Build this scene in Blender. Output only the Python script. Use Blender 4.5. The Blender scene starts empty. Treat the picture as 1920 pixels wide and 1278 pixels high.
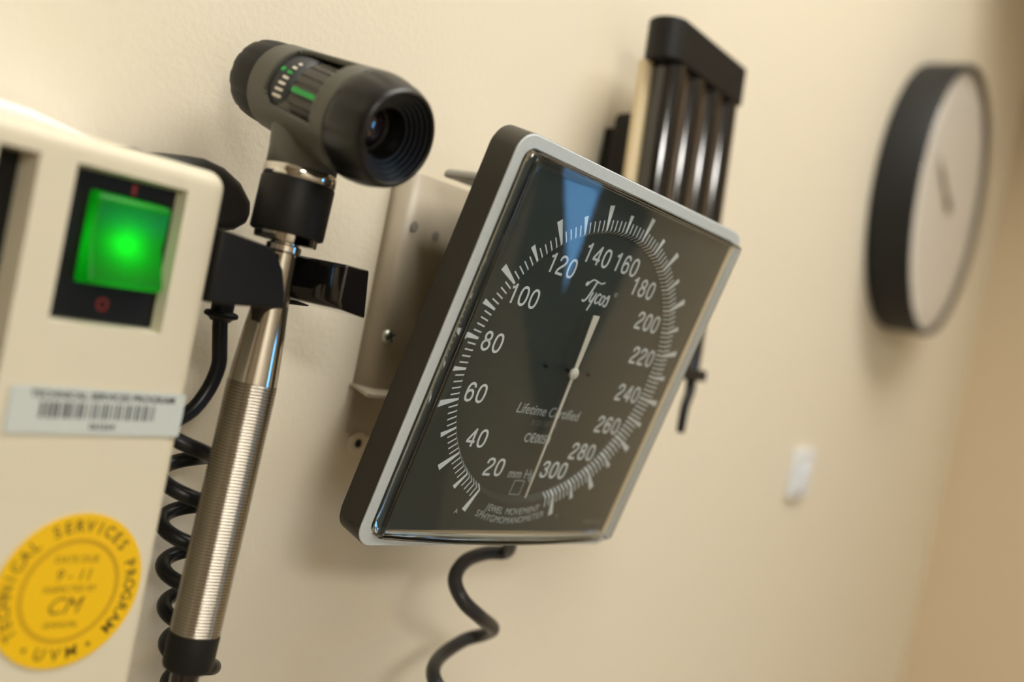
import bpy, bmesh, math, random
from mathutils import Matrix, Vector, Quaternion
PI = math.pi
sc = bpy.context.scene
C = sc.collection
random.seed(4)

# ------------------------------------------------------------------ camera
cam_d = bpy.data.cameras.new('camera')
cam = bpy.data.objects.new('camera', cam_d); C.objects.link(cam)
R_ = Vector((0.57462334, -0.79363075, 0.19989557))      # image right
D_ = Vector((0.09620588, -0.17705114, -0.9794883))      # image down
F_ = Vector((0.81274377, 0.58206797, -0.02538577))      # view direction
cm = Matrix(((R_.x, -D_.x, -F_.x, 0.0), (R_.y, -D_.y, -F_.y, -0.33), (R_.z, -D_.z, -F_.z, 1.5), (0, 0, 0, 1)))
cam.matrix_world = cm
cam_d.sensor_width = 36.0
cam_d.lens = 36.0 * 1867 / 1920
cam_d.clip_start = 0.01
cam_d.dof.use_dof = True
cam_d.dof.focus_distance = 0.397
cam_d.dof.aperture_fstop = 3.9
cam_d.dof.aperture_blades = 0
sc.camera = cam

# ------------------------------------------------------------------ world, exposure, light constants
w = bpy.data.worlds.new('world'); sc.world = w; w.use_nodes = True
w.node_tree.nodes['Background'].inputs[0].default_value = (1.0, 0.95, 0.86, 1)
w.node_tree.nodes['Background'].inputs[1].default_value = 0.0
sc.view_settings.view_transform = 'Standard'
sc.view_settings.look = 'None'
sc.view_settings.gamma = 1.0
sc.view_settings.use_curve_mapping = False
sc.view_settings.exposure = 0.0
sc.cycles.use_denoising = True
sc.cycles.max_bounces = 10
sc.cycles.transparent_max_bounces = 16
LAMP_W = 15.3
LAMP_COL = (1.0, 0.965, 0.90, 1)
CEIL = 2.6
FAR = 1.66
LIGHTS = [(0.52, -0.60, 0.80), (-1.15, -2.30, 2.3)]

# ------------------------------------------------------------------ materials
def mat(name, col, rough=0.5, metal=0.0, bump=None, spec=0.5, emit=None, estr=0.0, noise=None, coat=0.0):
    m = bpy.data.materials.new(name); m.use_nodes = True
    nt = m.node_tree; b = nt.nodes['Principled BSDF']
    b.inputs['Base Color'].default_value = (*col, 1)
    b.inputs['Roughness'].default_value = rough
    b.inputs['Metallic'].default_value = metal
    b.inputs['Specular IOR Level'].default_value = spec
    b.inputs['Coat Weight'].default_value = coat
    b.inputs['Coat Roughness'].default_value = 0.08
    if emit:
        b.inputs['Emission Color'].default_value = (*emit, 1)
        b.inputs['Emission Strength'].default_value = estr
    tc = None
    if bump or noise:
        tc = nt.nodes.new('ShaderNodeTexCoord')
    if bump:                                # (scale, strength, distance, detail)
        n = nt.nodes.new('ShaderNodeTexNoise'); n.inputs['Scale'].default_value = bump[0]
        n.inputs['Detail'].default_value = bump[3]
        k = nt.nodes.new('ShaderNodeBump'); k.inputs['Strength'].default_value = bump[1]; k.inputs['Distance'].default_value = bump[2]
        nt.links.new(tc.outputs['Object'], n.inputs['Vector'])
        nt.links.new(n.outputs['Fac'], k.inputs['Height'])
        nt.links.new(k.outputs['Normal'], b.inputs['Normal'])
    if noise:                               # (scale, other colour, low, high)
        n = nt.nodes.new('ShaderNodeTexNoise'); n.inputs['Scale'].default_value = noise[0]; n.inputs['Detail'].default_value = 4
        rp = nt.nodes.new('ShaderNodeValToRGB')
        rp.color_ramp.elements[0].position = noise[2]; rp.color_ramp.elements[1].position = noise[3]
        rp.color_ramp.elements[0].color = (*col, 1); rp.color_ramp.elements[1].color = (*noise[1], 1)
        nt.links.new(tc.outputs['Object'], n.inputs['Vector'])
        nt.links.new(n.outputs['Fac'], rp.inputs['Fac'])
        nt.links.new(rp.outputs['Color'], b.inputs['Base Color'])
    return m

def clear_mat(name, tint=(1, 1, 1), ior=1.49, rough=0.02):
    """clear plastic sheet: see-through with its Fresnel reflection"""
    m = bpy.data.materials.new(name); m.use_nodes = True
    nt = m.node_tree; nt.nodes.clear()
    out = nt.nodes.new('ShaderNodeOutputMaterial'); mix = nt.nodes.new('ShaderNodeMixShader')
    fr = nt.nodes.new('ShaderNodeFresnel'); fr.inputs['IOR'].default_value = ior
    geo = nt.nodes.new('ShaderNodeNewGeometry'); mr = nt.nodes.new('ShaderNodeMapRange')     # same reflectance on both faces of the sheet
    mr.inputs['To Min'].default_value = ior; mr.inputs['To Max'].default_value = 1 / ior
    nt.links.new(geo.outputs['Backfacing'], mr.inputs['Value']); nt.links.new(mr.outputs[0], fr.inputs['IOR'])
    t = nt.nodes.new('ShaderNodeBsdfTransparent'); t.inputs['Color'].default_value = (*tint, 1)
    g = nt.nodes.new('ShaderNodeBsdfGlossy'); g.inputs['Roughness'].default_value = rough
    nt.links.new(fr.outputs[0], mix.inputs[0]); nt.links.new(t.outputs[0], mix.inputs[1]); nt.links.new(g.outputs[0], mix.inputs[2])
    nt.links.new(mix.outputs[0], out.inputs['Surface'])
    return m

M = {}
M['wall'] = mat('wall_paint', (0.82, 0.75, 0.60), 0.6, bump=(330, 0.22, 0.001, 3), spec=0.25)
M['wallfar'] = mat('wall_paint_tan', (0.66, 0.545, 0.375), 0.7, bump=(260, 0.3, 0.0012, 3), spec=0.2)  # far wall: its deeper, shaded tone is put into the colour
M['walldim'] = mat('wall_paint_brown', (0.80, 0.735, 0.60), 0.8)
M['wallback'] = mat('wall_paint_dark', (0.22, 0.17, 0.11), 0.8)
M['ceiling'] = mat('ceiling_tile', (0.82, 0.80, 0.74), 0.9)
M['floor'] = mat('floor_vinyl', (0.26, 0.21, 0.15), 0.45, noise=(6, (0.32, 0.26, 0.19), 0.35, 0.7))
M['door'] = mat('door_wood', (0.055, 0.035, 0.02), 0.45, noise=(9, (0.035, 0.022, 0.013), 0.3, 0.7))
M['doortrim'] = mat('door_trim', (0.12, 0.10, 0.07), 0.5)
M['lampframe'] = mat('lamp_frame', (0.8, 0.8, 0.78), 0.5)
M['beige'] = mat('beige_plastic', (0.73, 0.67, 0.51), 0.42, noise=(38, (0.62, 0.56, 0.43), 0.62, 0.85))
M['beige2'] = mat('beige_plastic_tan', (0.80, 0.66, 0.42), 0.4)
M['bracket'] = mat('painted_steel_taupe', (0.42, 0.365, 0.275), 0.42, bump=(900, 0.06, 0.0004, 2))
M['bracketend'] = mat('painted_steel_grey', (0.30, 0.29, 0.25), 0.4)
M['black'] = mat('black_plastic', (0.0095, 0.009, 0.0082), 0.5, spec=0.3, bump=(1500, 0.05, 0.0003, 2))
M['blackgloss'] = mat('black_gloss', (0.007, 0.006, 0.006), 0.12, coat=1.0)
M['blackmatte'] = mat('black_matte', (0.014, 0.013, 0.012), 0.62, spec=0.3)
M['slot'] = mat('slot_black', (0.006, 0.006, 0.006), 0.5, spec=0.3)
M['rubber'] = mat('dark_rubber', (0.026, 0.024, 0.021), 0.5, spec=0.35)
M['cord'] = mat('cord_black', (0.009, 0.009, 0.0095), 0.36, spec=0.4)
M['hose'] = mat('hose_charcoal', (0.028, 0.028, 0.029), 0.42)
M['olive'] = mat('olive_grey_plastic', (0.080, 0.078, 0.060), 0.42, bump=(1200, 0.08, 0.0004, 2))
M['scale'] = mat('scale_charcoal', (0.04, 0.042, 0.043), 0.5)
M['wheel'] = mat('wheel_grey', (0.06, 0.055, 0.046), 0.5)
M['mark'] = mat('mark_cream', (0.82, 0.78, 0.66), 0.5)
M['green'] = mat('mark_green', (0.03, 0.42, 0.08), 0.5)
M['red'] = mat('mark_red', (0.36, 0.03, 0.025), 0.5)
M['chrome'] = mat('chrome', (0.66, 0.63, 0.58), 0.06, metal=1.0)
M['grip'] = mat('knurled_steel', (0.50, 0.465, 0.40), 0.17, metal=1.0)
M['screw'] = mat('zinc_screw', (0.62, 0.64, 0.58), 0.28, metal=1.0)
M['label'] = mat('label_grey', (0.60, 0.64, 0.60), 0.35)
M['ink'] = mat('label_ink', (0.035, 0.035, 0.04), 0.5)
M['yellow'] = mat('sticker_yellow', (0.90, 0.55, 0.003), 0.38)
M['yellowink'] = mat('sticker_ink', (0.16, 0.095, 0.004), 0.5)
M['yellowring'] = mat('sticker_ring', (0.60, 0.34, 0.003), 0.5)
M['case'] = mat('case_charcoal', (0.052, 0.047, 0.036), 0.5, bump=(1400, 0.1, 0.0004, 2))
M['bezel'] = mat('bezel_grey', (0.68, 0.74, 0.76), 0.35, noise=(420, (0.62, 0.68, 0.70), 0.5, 0.8))
M['dial'] = mat('dial_charcoal', (0.020, 0.033, 0.032), 0.5)
M['dialmark'] = mat('dial_white', (0.80, 0.90, 0.97), 0.5)
M['dialgrey'] = mat('dial_grey', (0.48, 0.55, 0.58), 0.5)
M['dialfaint'] = mat('dial_faint', (0.17, 0.18, 0.18), 0.5)
M['needle'] = mat('needle_cream', (0.80, 0.80, 0.74), 0.4)
M['crystal'] = clear_mat('crystal_clear', (0.985, 0.99, 0.985))
M['cover'] = mat('cover_white', (0.86, 0.88, 0.92), 0.15, coat=0.5)
def edge_mat():
    m = bpy.data.materials.new('crystal_edge'); m.use_nodes = True
    nt = m.node_tree; nt.nodes.clear()
    out = nt.nodes.new('ShaderNodeOutputMaterial'); g = nt.nodes.new('ShaderNodeBsdfGlass')
    g.inputs['IOR'].default_value = 1.49; g.inputs['Roughness'].default_value = 0.02; g.inputs['Color'].default_value = (0.97, 0.98, 0.97, 1)
    nt.links.new(g.outputs[0], out.inputs['Surface']); return m
M['edge'] = edge_mat()
M['clockface'] = mat('clock_face', (0.82, 0.78, 0.72), 0.5)
M['clockrim'] = mat('clock_rim', (0.015, 0.016, 0.0165), 0.55, spec=0.35)
M['clockmark'] = mat('clock_mark', (0.36, 0.31, 0.25), 0.5)
M['clockhand'] = mat('clock_hand', (0.16, 0.10, 0.06), 0.5)
M['clockglass'] = clear_mat('clock_glass', (0.98, 0.98, 0.97), 1.5, 0.10)
M['white'] = mat('switch_white', (0.80, 0.84, 0.88), 0.35)
M['curtain'] = mat('curtain_green_grey', (0.075, 0.082, 0.068), 0.9)
M['greenlens'] = None

def lens_mat():
    m = bpy.data.materials.new('green_translucent'); m.use_nodes = True
    nt = m.node_tree; nt.nodes.clear()
    out = nt.nodes.new('ShaderNodeOutputMaterial')
    tr = nt.nodes.new('ShaderNodeBsdfTranslucent'); tr.inputs['Color'].default_value = (0.004, 0.55, 0.02, 1)
    g = nt.nodes.new('ShaderNodeBsdfPrincipled'); g.inputs['Base Color'].default_value = (0.003, 0.16, 0.012, 1); g.inputs['Roughness'].default_value = 0.25
    mx = nt.nodes.new('ShaderNodeMixShader'); mx.inputs[0].default_value = 0.5
    nt.links.new(tr.outputs[0], mx.inputs[1]); nt.links.new(g.outputs[0], mx.inputs[2])
    nt.links.new(mx.outputs[0], out.inputs['Surface'])
    return m
M['greenlens'] = lens_mat()

def emit_mat(name, col, s):
    m = bpy.data.materials.new(name); m.use_nodes = True
    nt = m.node_tree; nt.nodes.clear()
    out = nt.nodes.new('ShaderNodeOutputMaterial'); e = nt.nodes.new('ShaderNodeEmission')
    e.inputs['Color'].default_value = (*col[:3], 1); e.inputs['Strength'].default_value = s
    nt.links.new(e.outputs[0], out.inputs['Surface'])
    return m

# ------------------------------------------------------------------ builders
def finish(name, bm, m, parent=None, smooth=None, bevel=None, mtx=None):
    if mtx is not None:
        bm.transform(mtx)
    bmesh.ops.recalc_face_normals(bm, faces=bm.faces[:])
    me = bpy.data.meshes.new(name); bm.to_mesh(me); bm.free()
    ms = m if isinstance(m, (list, tuple)) else [m]
    for k in ms: me.materials.append(k)
    o = bpy.data.objects.new(name, me); C.objects.link(o)
    if parent is not None: o.parent = parent
    if bevel:
        b = o.modifiers.new('bevel', 'BEVEL'); b.width = bevel[0]; b.segments = bevel[1]; b.limit_method = 'ANGLE'; b.angle_limit = math.radians(35)
    if smooth is not None:
        for p in me.polygons: p.use_smooth = True
        if smooth < 179:
            try:
                me.set_sharp_from_angle(angle=math.radians(smooth))
            except Exception:
                pass
    return o

def empty(name, label, cat, loc=(0, 0, 0), mtx=None, group=None):
    o = bpy.data.objects.new(name, None); C.objects.link(o); o.empty_display_size = 0.02
    if mtx is not None: o.matrix_world = mtx
    else: o.location = loc
    o['label'] = label; o['category'] = cat
    if group: o['group'] = group
    return o

def tag(o, label, cat, group=None):
    o['label'] = label; o['category'] = cat
    if group: o['group'] = group
    return o

def add_box(bm, x0, x1, y0, y1, z0, z1, mi=0):
    v = [bm.verts.new((x, y, z)) for x in (x0, x1) for y in (y0, y1) for z in (z0, z1)]
    fs = []
    for q in ((0, 1, 3, 2), (4, 6, 7, 5), (0, 4, 5, 1), (2, 3, 7, 6), (0, 2, 6, 4), (1, 5, 7, 3)):
        f = bm.faces.new([v[i] for i in q]); f.material_index = mi; fs.append(f)
    return v

def box_bm(*a):
    bm = bmesh.new(); add_box(bm, *a); return bm

def prism(bm, pts, a, b, axis='Z', mi=0):
    """closed outline pts (u,v) extruded from a to b along axis"""
    def P(u, v, t):
        return {'Z': (u, v, t), 'Y': (u, t, v), 'X': (t, u, v)}[axis]
    lo = [bm.verts.new(P(u, v, a)) for u, v in pts]; hi = [bm.verts.new(P(u, v, b)) for u, v in pts]
    n = len(pts)
    for i in range(n):
        f = bm.faces.new((lo[i], lo[(i + 1) % n], hi[(i + 1) % n], hi[i])); f.material_index = mi
    f = bm.faces.new(lo[::-1]); f.material_index = mi
    f = bm.faces.new(hi); f.material_index = mi

def rrect(w, h, r, n=8, cx=0.0, cy=0.0):
    p = []
    for qx, qy, a0 in ((1, 1, 0), (-1, 1, 90), (-1, -1, 180), (1, -1, 270)):
        for i in range(n + 1):
            a = math.radians(a0 + 90 * i / n)
            p.append((cx + qx * (w / 2 - r) + r * math.cos(a), cy + qy * (h / 2 - r) + r * math.sin(a)))
    return p

def ring_prism(bm, outer, inner, a, b, mi=0):
    n = len(outer)
    L = [[bm.verts.new((u, v, t)) for u, v in pts] for pts, t in ((outer, a), (outer, b), (inner, b), (inner, a))]
    for k in range(4):
        A, B = L[k], L[(k + 1) % 4]
        for i in range(n):
            f = bm.faces.new((A[i], A[(i + 1) % n], B[(i + 1) % n], B[i])); f.material_index = mi

def lathe(bm, prof, segs=48, mtx=None, cap0=True, cap1=True, mi=0, skip=None, wob=None):
    """profile (r, z) turned about Z"""
    rows = []
    for k, (r, z) in enumerate(prof):
        row = []
        for i in range(segs):
            a = 2 * PI * i / segs
            rr = r * (wob(a, k) if wob else 1.0)
            p = Vector((rr * math.cos(a), rr * math.sin(a), z))
            row.append(bm.verts.new(mtx @ p if mtx else p))
        rows.append(row)
    for k in range(len(rows) - 1):
        for i in range(segs):
            if skip and skip(0.5 * (prof[k][1] + prof[k + 1][1]), 2 * PI * (i + 0.5) / segs): continue
            f = bm.faces.new((rows[k][i], rows[k][(i + 1) % segs], rows[k + 1][(i + 1) % segs], rows[k + 1][i])); f.material_index = mi
    if cap0: f = bm.faces.new(rows[0][::-1]); f.material_index = mi
    if cap1: f = bm.faces.new(rows[-1]); f.material_index = mi
    return rows

def crom(pts, n=10):
    P = [Vector(p) for p in pts]; out = []
    for i in range(len(P) - 1):
        a = P[max(i - 1, 0)]; b = P[i]; c = P[i + 1]; d = P[min(i + 2, len(P) - 1)]
        for k in range(n):
            t = k / n
            out.append(0.5 * ((2 * b) + (c - a) * t + (2 * a - 5 * b + 4 * c - d) * t * t + (3 * b - a - 3 * c + d) * t ** 3))
    out.append(P[-1]); return out

def tube(bm, path, r, segs=16, mi=0, closed_ends=True):
    n = len(path); T = []
    for i in range(n):
        T.append((path[min(i + 1, n - 1)] - path[max(i - 1, 0)]).normalized())
    up = Vector((0, 0, 1)) if abs(T[0].z) < 0.9 else Vector((1, 0, 0))
    N = (up - T[0] * up.dot(T[0])).normalized(); rows = []
    for i in range(n):
        if i:
            N = (N - T[i] * N.dot(T[i])).normalized()
        B = T[i].cross(N); rr = r(i / (n - 1)) if callable(r) else r
        rows.append([bm.verts.new(path[i] + (N * math.cos(2 * PI * k / segs) + B * math.sin(2 * PI * k / segs)) * rr) for k in range(segs)])
    for i in range(n - 1):
        for k in range(segs):
            f = bm.faces.new((rows[i][k], rows[i][(k + 1) % segs], rows[i + 1][(k + 1) % segs], rows[i + 1][k])); f.material_index = mi
    if closed_ends:
        bm.faces.new(rows[0][::-1]).material_index = mi; bm.faces.new(rows[-1]).material_index = mi

def text_into(bm, s, size, mtx, mi=0, sx=1.0, bold=0.0, shear=0.0, space=1.0, extrude=0.00004):
    """lettering as mesh; local x right, y up, z out; centred"""
    cu = bpy.data.curves.new('lettering', 'FONT'); cu.body = s; cu.size = size
    cu.align_x = 'CENTER'; cu.align_y = 'CENTER'; cu.extrude = extrude; cu.offset = bold; cu.shear = shear
    cu.space_character = space; cu.resolution_u = 4
    o = bpy.data.objects.new('lettering', cu)
    C.objects.link(o); bpy.context.view_layer.update()
    dg = bpy.context.evaluated_depsgraph_get()
    me = bpy.data.meshes.new_from_object(o.evaluated_get(dg))
    t = bmesh.new(); t.from_mesh(me)
    t.transform(mtx @ Matrix.Diagonal((sx, 1, 1, 1)))
    vm = {v: bm.verts.new(v.co) for v in t.verts}
    for f in t.faces:
        try:
            g = bm.faces.new([vm[v] for v in f.verts]); g.material_index = mi
        except ValueError:
            pass
    t.free(); C.objects.unlink(o); bpy.data.objects.remove(o); bpy.data.curves.remove(cu); bpy.data.meshes.remove(me)

def T(x, y, z): return Matrix.Translation((x, y, z))
def RX(a): return Matrix.Rotation(a, 4, 'X')
def RY(a): return Matrix.Rotation(a, 4, 'Y')
def RZ(a): return Matrix.Rotation(a, 4, 'Z')
FRONT = RX(PI / 2)          # drawing plane (x, y) -> wall plane (X, Z), outward -Y
def frame(o, x, y, z):      # matrix from axes
    x, y, z, o = Vector(x), Vector(y), Vector(z), Vector(o)
    return Matrix(((x.x, y.x, z.x, o.x), (x.y, y.y, z.y, o.y), (x.z, y.z, z.z, o.z), (0, 0, 0, 1)))

def struct(name, bm, m):
    o = finish(name, bm, m); o['kind'] = 'structure'; return o

# ------------------------------------------------------------------ the room
XB, YR = -2.6, -3.4
struct('wall_left', box_bm(XB - 0.1, FAR + 0.1, 0, 0.1, 0, CEIL), M['wall'])
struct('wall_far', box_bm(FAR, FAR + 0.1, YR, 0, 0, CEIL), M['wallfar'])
struct('wall_right', box_bm(XB - 0.1, FAR + 0.1, YR - 0.1, YR, 0, CEIL), M['walldim'])
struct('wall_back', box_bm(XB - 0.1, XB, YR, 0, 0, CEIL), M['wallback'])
struct('floor', box_bm(XB - 0.1, FAR + 0.1, YR - 0.1, 0.1, -0.1, 0), M['floor'])
struct('ceiling', box_bm(XB - 0.1, FAR + 0.1, YR - 0.1, 0.1, CEIL, CEIL + 0.1), M['ceiling'])
WY, WZ0, WZ1, WW = -2.03, 0.85, 1.65, 0.9
d = bpy.data.objects.new('window_1', None); C.objects.link(d); d.location = (FAR, WY, 0); d['kind'] = 'structure'  # unseen window, added as source of the blue dial reflection
bm = bmesh.new()
for a in ((-WW / 2 - 0.05, -WW / 2, WZ0 - 0.05, WZ1 + 0.05), (WW / 2, WW / 2 + 0.05, WZ0 - 0.05, WZ1 + 0.05), (-WW / 2, WW / 2, WZ1, WZ1 + 0.05), (-WW / 2, WW / 2, WZ0 - 0.05, WZ0)):
    add_box(bm, -0.022, 0, a[0], a[1], a[2], a[3])
finish('window_frame', bm, M['doortrim'], d)
finish('pane', box_bm(-0.008, -0.003, -WW / 2, WW / 2, WZ0, WZ1), emit_mat('daylight', (0.16, 0.45, 0.86), 5.2), d)
struct('trim_1', box_bm(1.15, FAR, -1.7, 0, 2.16, CEIL), M['wallfar'])      # soffit added above the frame to shade the upper right wall

# ceiling lights: main panel, plus an added fill panel behind the viewer
for i, (lx, ly, k) in enumerate(LIGHTS):
    t = empty('ceiling_light', ['recessed white ceiling light panel above the wall instruments', 'recessed white ceiling light panel behind the viewer'][i], 'ceiling light', (lx, ly, CEIL))
    bm = bmesh.new(); ring_prism(bm, rrect(0.94, 0.64, 0.01, 2), rrect(0.86, 0.56, 0.005, 2), -0.012, 0.0)
    finish('frame', bm, M['lampframe'], t)
    bm = bmesh.new(); prism(bm, rrect(0.85, 0.55, 0.005, 2), -0.009, -0.004)
    finish('diffuser', bm, emit_mat('lamp_light', LAMP_COL, LAMP_W * k), t)

# dark curtains added out of view, parted to shape the blue dial reflection
for k_, sgn in enumerate((-1, 1)):
    bm = bmesh.new(); g = []
    nu, nv = 60, 24
    for j in range(nv + 1):
        v = j / nv; z = 1.78 - 1.1 * v
        q_ = max(0.0, min(1.0, (z - 0.99) / 0.17))
        inner = 0.235 if sgn > 0 else (-0.235 + 0.545 * q_ ** 0.75)      # edge of the parting at this height
        row = []
        for i in range(nu + 1):
            u = i / nu; y = inner + u * (0.72 - inner)
            row.append(bm.verts.new((-0.055 - 0.016 * math.cos(u * 34), sgn * y, z)))
        g.append(row)
    for j in range(nv):
        for i in range(nu): bm.faces.new((g[j][i], g[j][i + 1], g[j + 1][i + 1], g[j + 1][i]))
    o = finish('curtain', bm, M['curtain'], smooth=180); o.location = (FAR, WY, 0)
    sm = o.modifiers.new('solid', 'SOLIDIFY'); sm.thickness = 0.003
    tag(o, ['dark curtain drawn over the right half of the far window', 'dark curtain drawn over the left half of the far window'][k_], 'curtain')

# ------------------------------------------------------------------ wall transformer (beige box)
bx = empty('wall_transformer', 'beige wall power unit with lit green switch at the left edge', 'medical power unit', (0.13, 0, 1.40))
INV = Matrix.Translation((-0.13, 0, -1.40))
def bxp(name, bm, m, smooth=None, bevel=None, parent=bx): return finish(name, bm, m, parent, smooth, bevel, INV)
YF = -0.060
# housing as a front slab with the switch recess and slot openings framed around them
bm = bmesh.new()
X0, X1, Z0, Z1 = 0.05, 0.206, 1.24, 1.5262
def tap(z): return 0.0
# profile outline with rounded corners, front face as a grid with two openings
xs = [X0 + 0.008, 0.131, 0.1425, 0.1535, 0.1905, X1 - 0.008]
zs = [Z0 + 0.008, 1.30, 1.4720, 1.5165, 1.5178, Z1 - 0.0075]
holes = [(0.1535, 0.1905, 1.4720, 1.5178), (0.131, 0.1425, 1.30, 1.5178)]
V = {}
def gv(i, j, y=YF):
    k = (i, j, y)
    if k not in V: V[k] = bm.verts.new((xs[i], y, zs[j]))
    return V[k]
def inhole(x, z):
    return any(h[0] < x < h[1] and h[2] < z < h[3] for h in holes)
for i in range(len(xs) - 1):
    for j in range(len(zs) - 1):
        if not inhole((xs[i] + xs[i + 1]) / 2, (zs[j] + zs[j + 1]) / 2):
            bm.faces.new((gv(i, j), gv(i + 1, j), gv(i + 1, j + 1), gv(i, j + 1)))
# rounded shoulder then sides back to the wall
def outline(inset, y):
    r = 0.006
    p = rrect((X1 - X0) - 2 * inset, (Z1 - Z0) - 2 * inset, max(r - inset, 0.0006), 6, (X0 + X1) / 2, (Z0 + Z1) / 2)
    return [(u, y, v) for u, v in p]
rings = []
for a in range(0, 7):
    an = math.radians(90 * a / 6)
    rings.append(outline(0.0055 * (1 - math.sin(an)), YF + 0.0055 * (1 - math.cos(an))))
rings.append(outline(0, -0.0005))
rv = [[bm.verts.new(p) for p in r] for r in rings]
for k in range(len(rv) - 1):
    n = len(rv[k])
    for i in range(n):
        bm.faces.new((rv[k][i], rv[k][(i + 1) % n], rv[k + 1][(i + 1) % n], rv[k + 1][i]))
bm.faces.new(rv[-1])
# flat rim joining the grid to the first ring
edge_loop = [gv(i, 0) for i in range(len(xs))] + [gv(len(xs) - 1, j) for j in range(1, len(zs))] + [gv(i, len(zs) - 1) for i in range(len(xs) - 2, -1, -1)] + [gv(0, j) for j in range(len(zs) - 2, 0, -1)]
ed = []
for loop in (edge_loop, rv[0]):
    for i in range(len(loop)):
        a, b = loop[i], loop[(i + 1) % len(loop)]
        e = bm.edges.get((a, b)) or bm.edges.new((a, b)); ed.append(e)
bmesh.ops.triangle_fill(bm, edges=ed, use_beauty=True)
# splayed walls of the switch recess and straight walls of the slot
def well(h, ins, y1, mi=0):
    a = [(h[0], h[2]), (h[1], h[2]), (h[1], h[3]), (h[0], h[3])]
    b = [(h[0] + ins, h[2] + ins), (h[1] - ins, h[2] + ins), (h[1] - ins, h[3] - ins), (h[0] + ins, h[3] - ins)]
    A = [bm.verts.new((u, YF, v)) for u, v in a]; B = [bm.verts.new((u, y1, v)) for u, v in b]
    for i in range(4): bm.faces.new((A[i], A[(i + 1) % 4], B[(i + 1) % 4], B[i]))
well(holes[0], 0.0012, YF + 0.0062); well(holes[1], 0.0006, YF + 0.010)
o = bxp('housing', bm, M['beige'], smooth=40)
wn = o.modifiers.new('normals', 'WEIGHTED_NORMAL'); wn.keep_sharp = True; wn.weight = 90
bm = box_bm(0.1305, 0.143, YF + 0.0095, YF + 0.012, 1.2995, 1.5185)
bxp('slot', bm, M['slot'])
# rocker switch
bm = bmesh.new(); ring_prism(bm, rrect(0.0352, 0.0436, 0.0006, 3, 0.172, 1.4952), rrect(0.0246, 0.0274, 0.0006, 3, 0.17375, 1.4979), 0, 0.0035)
bm.transform(T(0, YF + 0.008, 0) @ FRONT)
bz = bxp('switch_bezel', bm, M['slot'])
bm = bmesh.new()
add_box(bm, 0.1745, 0.1757, YF + 0.0044, YF + 0.0046, 1.5125, 1.5158)
bxp('on_mark', bm, M['red'], parent=bz)
bm = bmesh.new()
ring_prism(bm, [(0.0019 * math.cos(a * PI / 12), 0.0019 * math.sin(a * PI / 12)) for a in range(24)], [(0.0013 * math.cos(a * PI / 12), 0.0013 * math.sin(a * PI / 12)) for a in range(24)], 0, 0.0002)
bm.transform(T(0.1718, YF + 0.0046, 1.4785) @ FRONT)
bxp('off_mark', bm, M['red'], parent=bz)
bm = bmesh.new()
# rocker cap: hollow shell, lower half pressed out
prof = [(1.5115, YF + 0.005), (1.5110, YF + 0.0005), (1.5095, YF - 0.0005), (1.498, YF + 0.0008), (1.4860, YF - 0.0035), (1.4848, YF - 0.0025), (1.4842, YF + 0.005)]
for (ins, dy) in ((0, 0),):
    L = [bm.verts.new((0.1615, y, z)) for z, y in prof]; Rr = [bm.verts.new((0.1860, y, z)) for z, y in prof]
    for i in range(len(prof) - 1): bm.faces.new((L[i], L[i + 1], Rr[i + 1], Rr[i]))
    bm.faces.new(L); bm.faces.new(Rr[::-1])
rk = bxp('rocker', bm, M['greenlens'], bevel=(0.0008, 3), smooth=40)
rk['label'] = 'lit green rocker switch'
bm = bmesh.new(); bmesh.ops.create_icosphere(bm, subdivisions=2, radius=0.0024)
bm.transform(T(0.1735, YF + 0.0072, 1.4965))
bxp('bulb', bm, emit_mat('bulb_light', (0.25, 1.0, 0.4), 36.0), parent=rk)
# asset label and inspection sticker
lb = bmesh.new(); prism(lb, rrect(0.0578, 0.0139, 0.0008, 4), 0, 0.0003)
text_into(lb, 'TECHNICAL SERVICES PROGRAM', 0.0030, T(0.001, 0.0046, 0.0003), 1, sx=1.08, bold=0.00008)
random.seed(11); x = -0.0195
while x < 0.0185:
    wd = random.choice((0.00035, 0.0005, 0.0008, 0.0011)); add_box(lb, x, x + wd, -0.0022, 0.0026, 0.0003, 0.00036, 1); x += wd + random.choice((0.0004, 0.0006, 0.0010))
text_into(lb, '063264', 0.0026, T(0.001, -0.0045, 0.0003), 1, sx=1.1, bold=0.00005)
lb.transform(T(0.1752, YF - 0.0002, 1.4465) @ FRONT)
bxp('asset_label', lb, [M['label'], M['ink']])['label'] = 'pale grey barcode label'
st = bmesh.new(); RS = 0.0242
prism(st, [(RS * math.cos(a * PI / 48), RS * math.sin(a * PI / 48)) for a in range(96)], 0, 0.0003)
def circ(r, n=72): return [(r * math.cos(2 * PI * a / n), r * math.sin(2 * PI * a / n)) for a in range(n)]
ring_prism(st, circ(0.0163), circ(0.0149), 0.0003, 0.00034, 1)
def ring_text(bm, s, r, a0, a1, size, mi, flip=False, sx=1.0, bold=0.0, z=0.0003):
    n = len(s)
    for i, ch in enumerate(s):
        if ch == ' ': continue
        a = a0 + (a1 - a0) * (i / (n - 1) if n > 1 else 0.5)     # degrees clockwise from the top
        an = math.radians(a)
        m_ = T(r * math.sin(an), r * math.cos(an), z) @ RZ(-an + (PI if flip else 0))
        text_into(bm, ch, size, m_, mi, sx=sx, bold=bold)
ring_text(st, 'TECHNICAL SERVICES PROGRAM', 0.0201, -128, 128, 0.0052, 2, sx=0.92, bold=0.0001)
ring_text(st, 'UVM', 0.0201, 195, 165, 0.0052, 2, flip=True, bold=0.0001)
ring_text(st, '\u2022', 0.0201, 149, 149, 0.006, 2); ring_text(st, '\u2022', 0.0201, -149, -149, 0.006, 2)
text_into(st, 'DATE DUE', 0.0031, T(0, 0.0098, 0.0003), 2)
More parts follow.
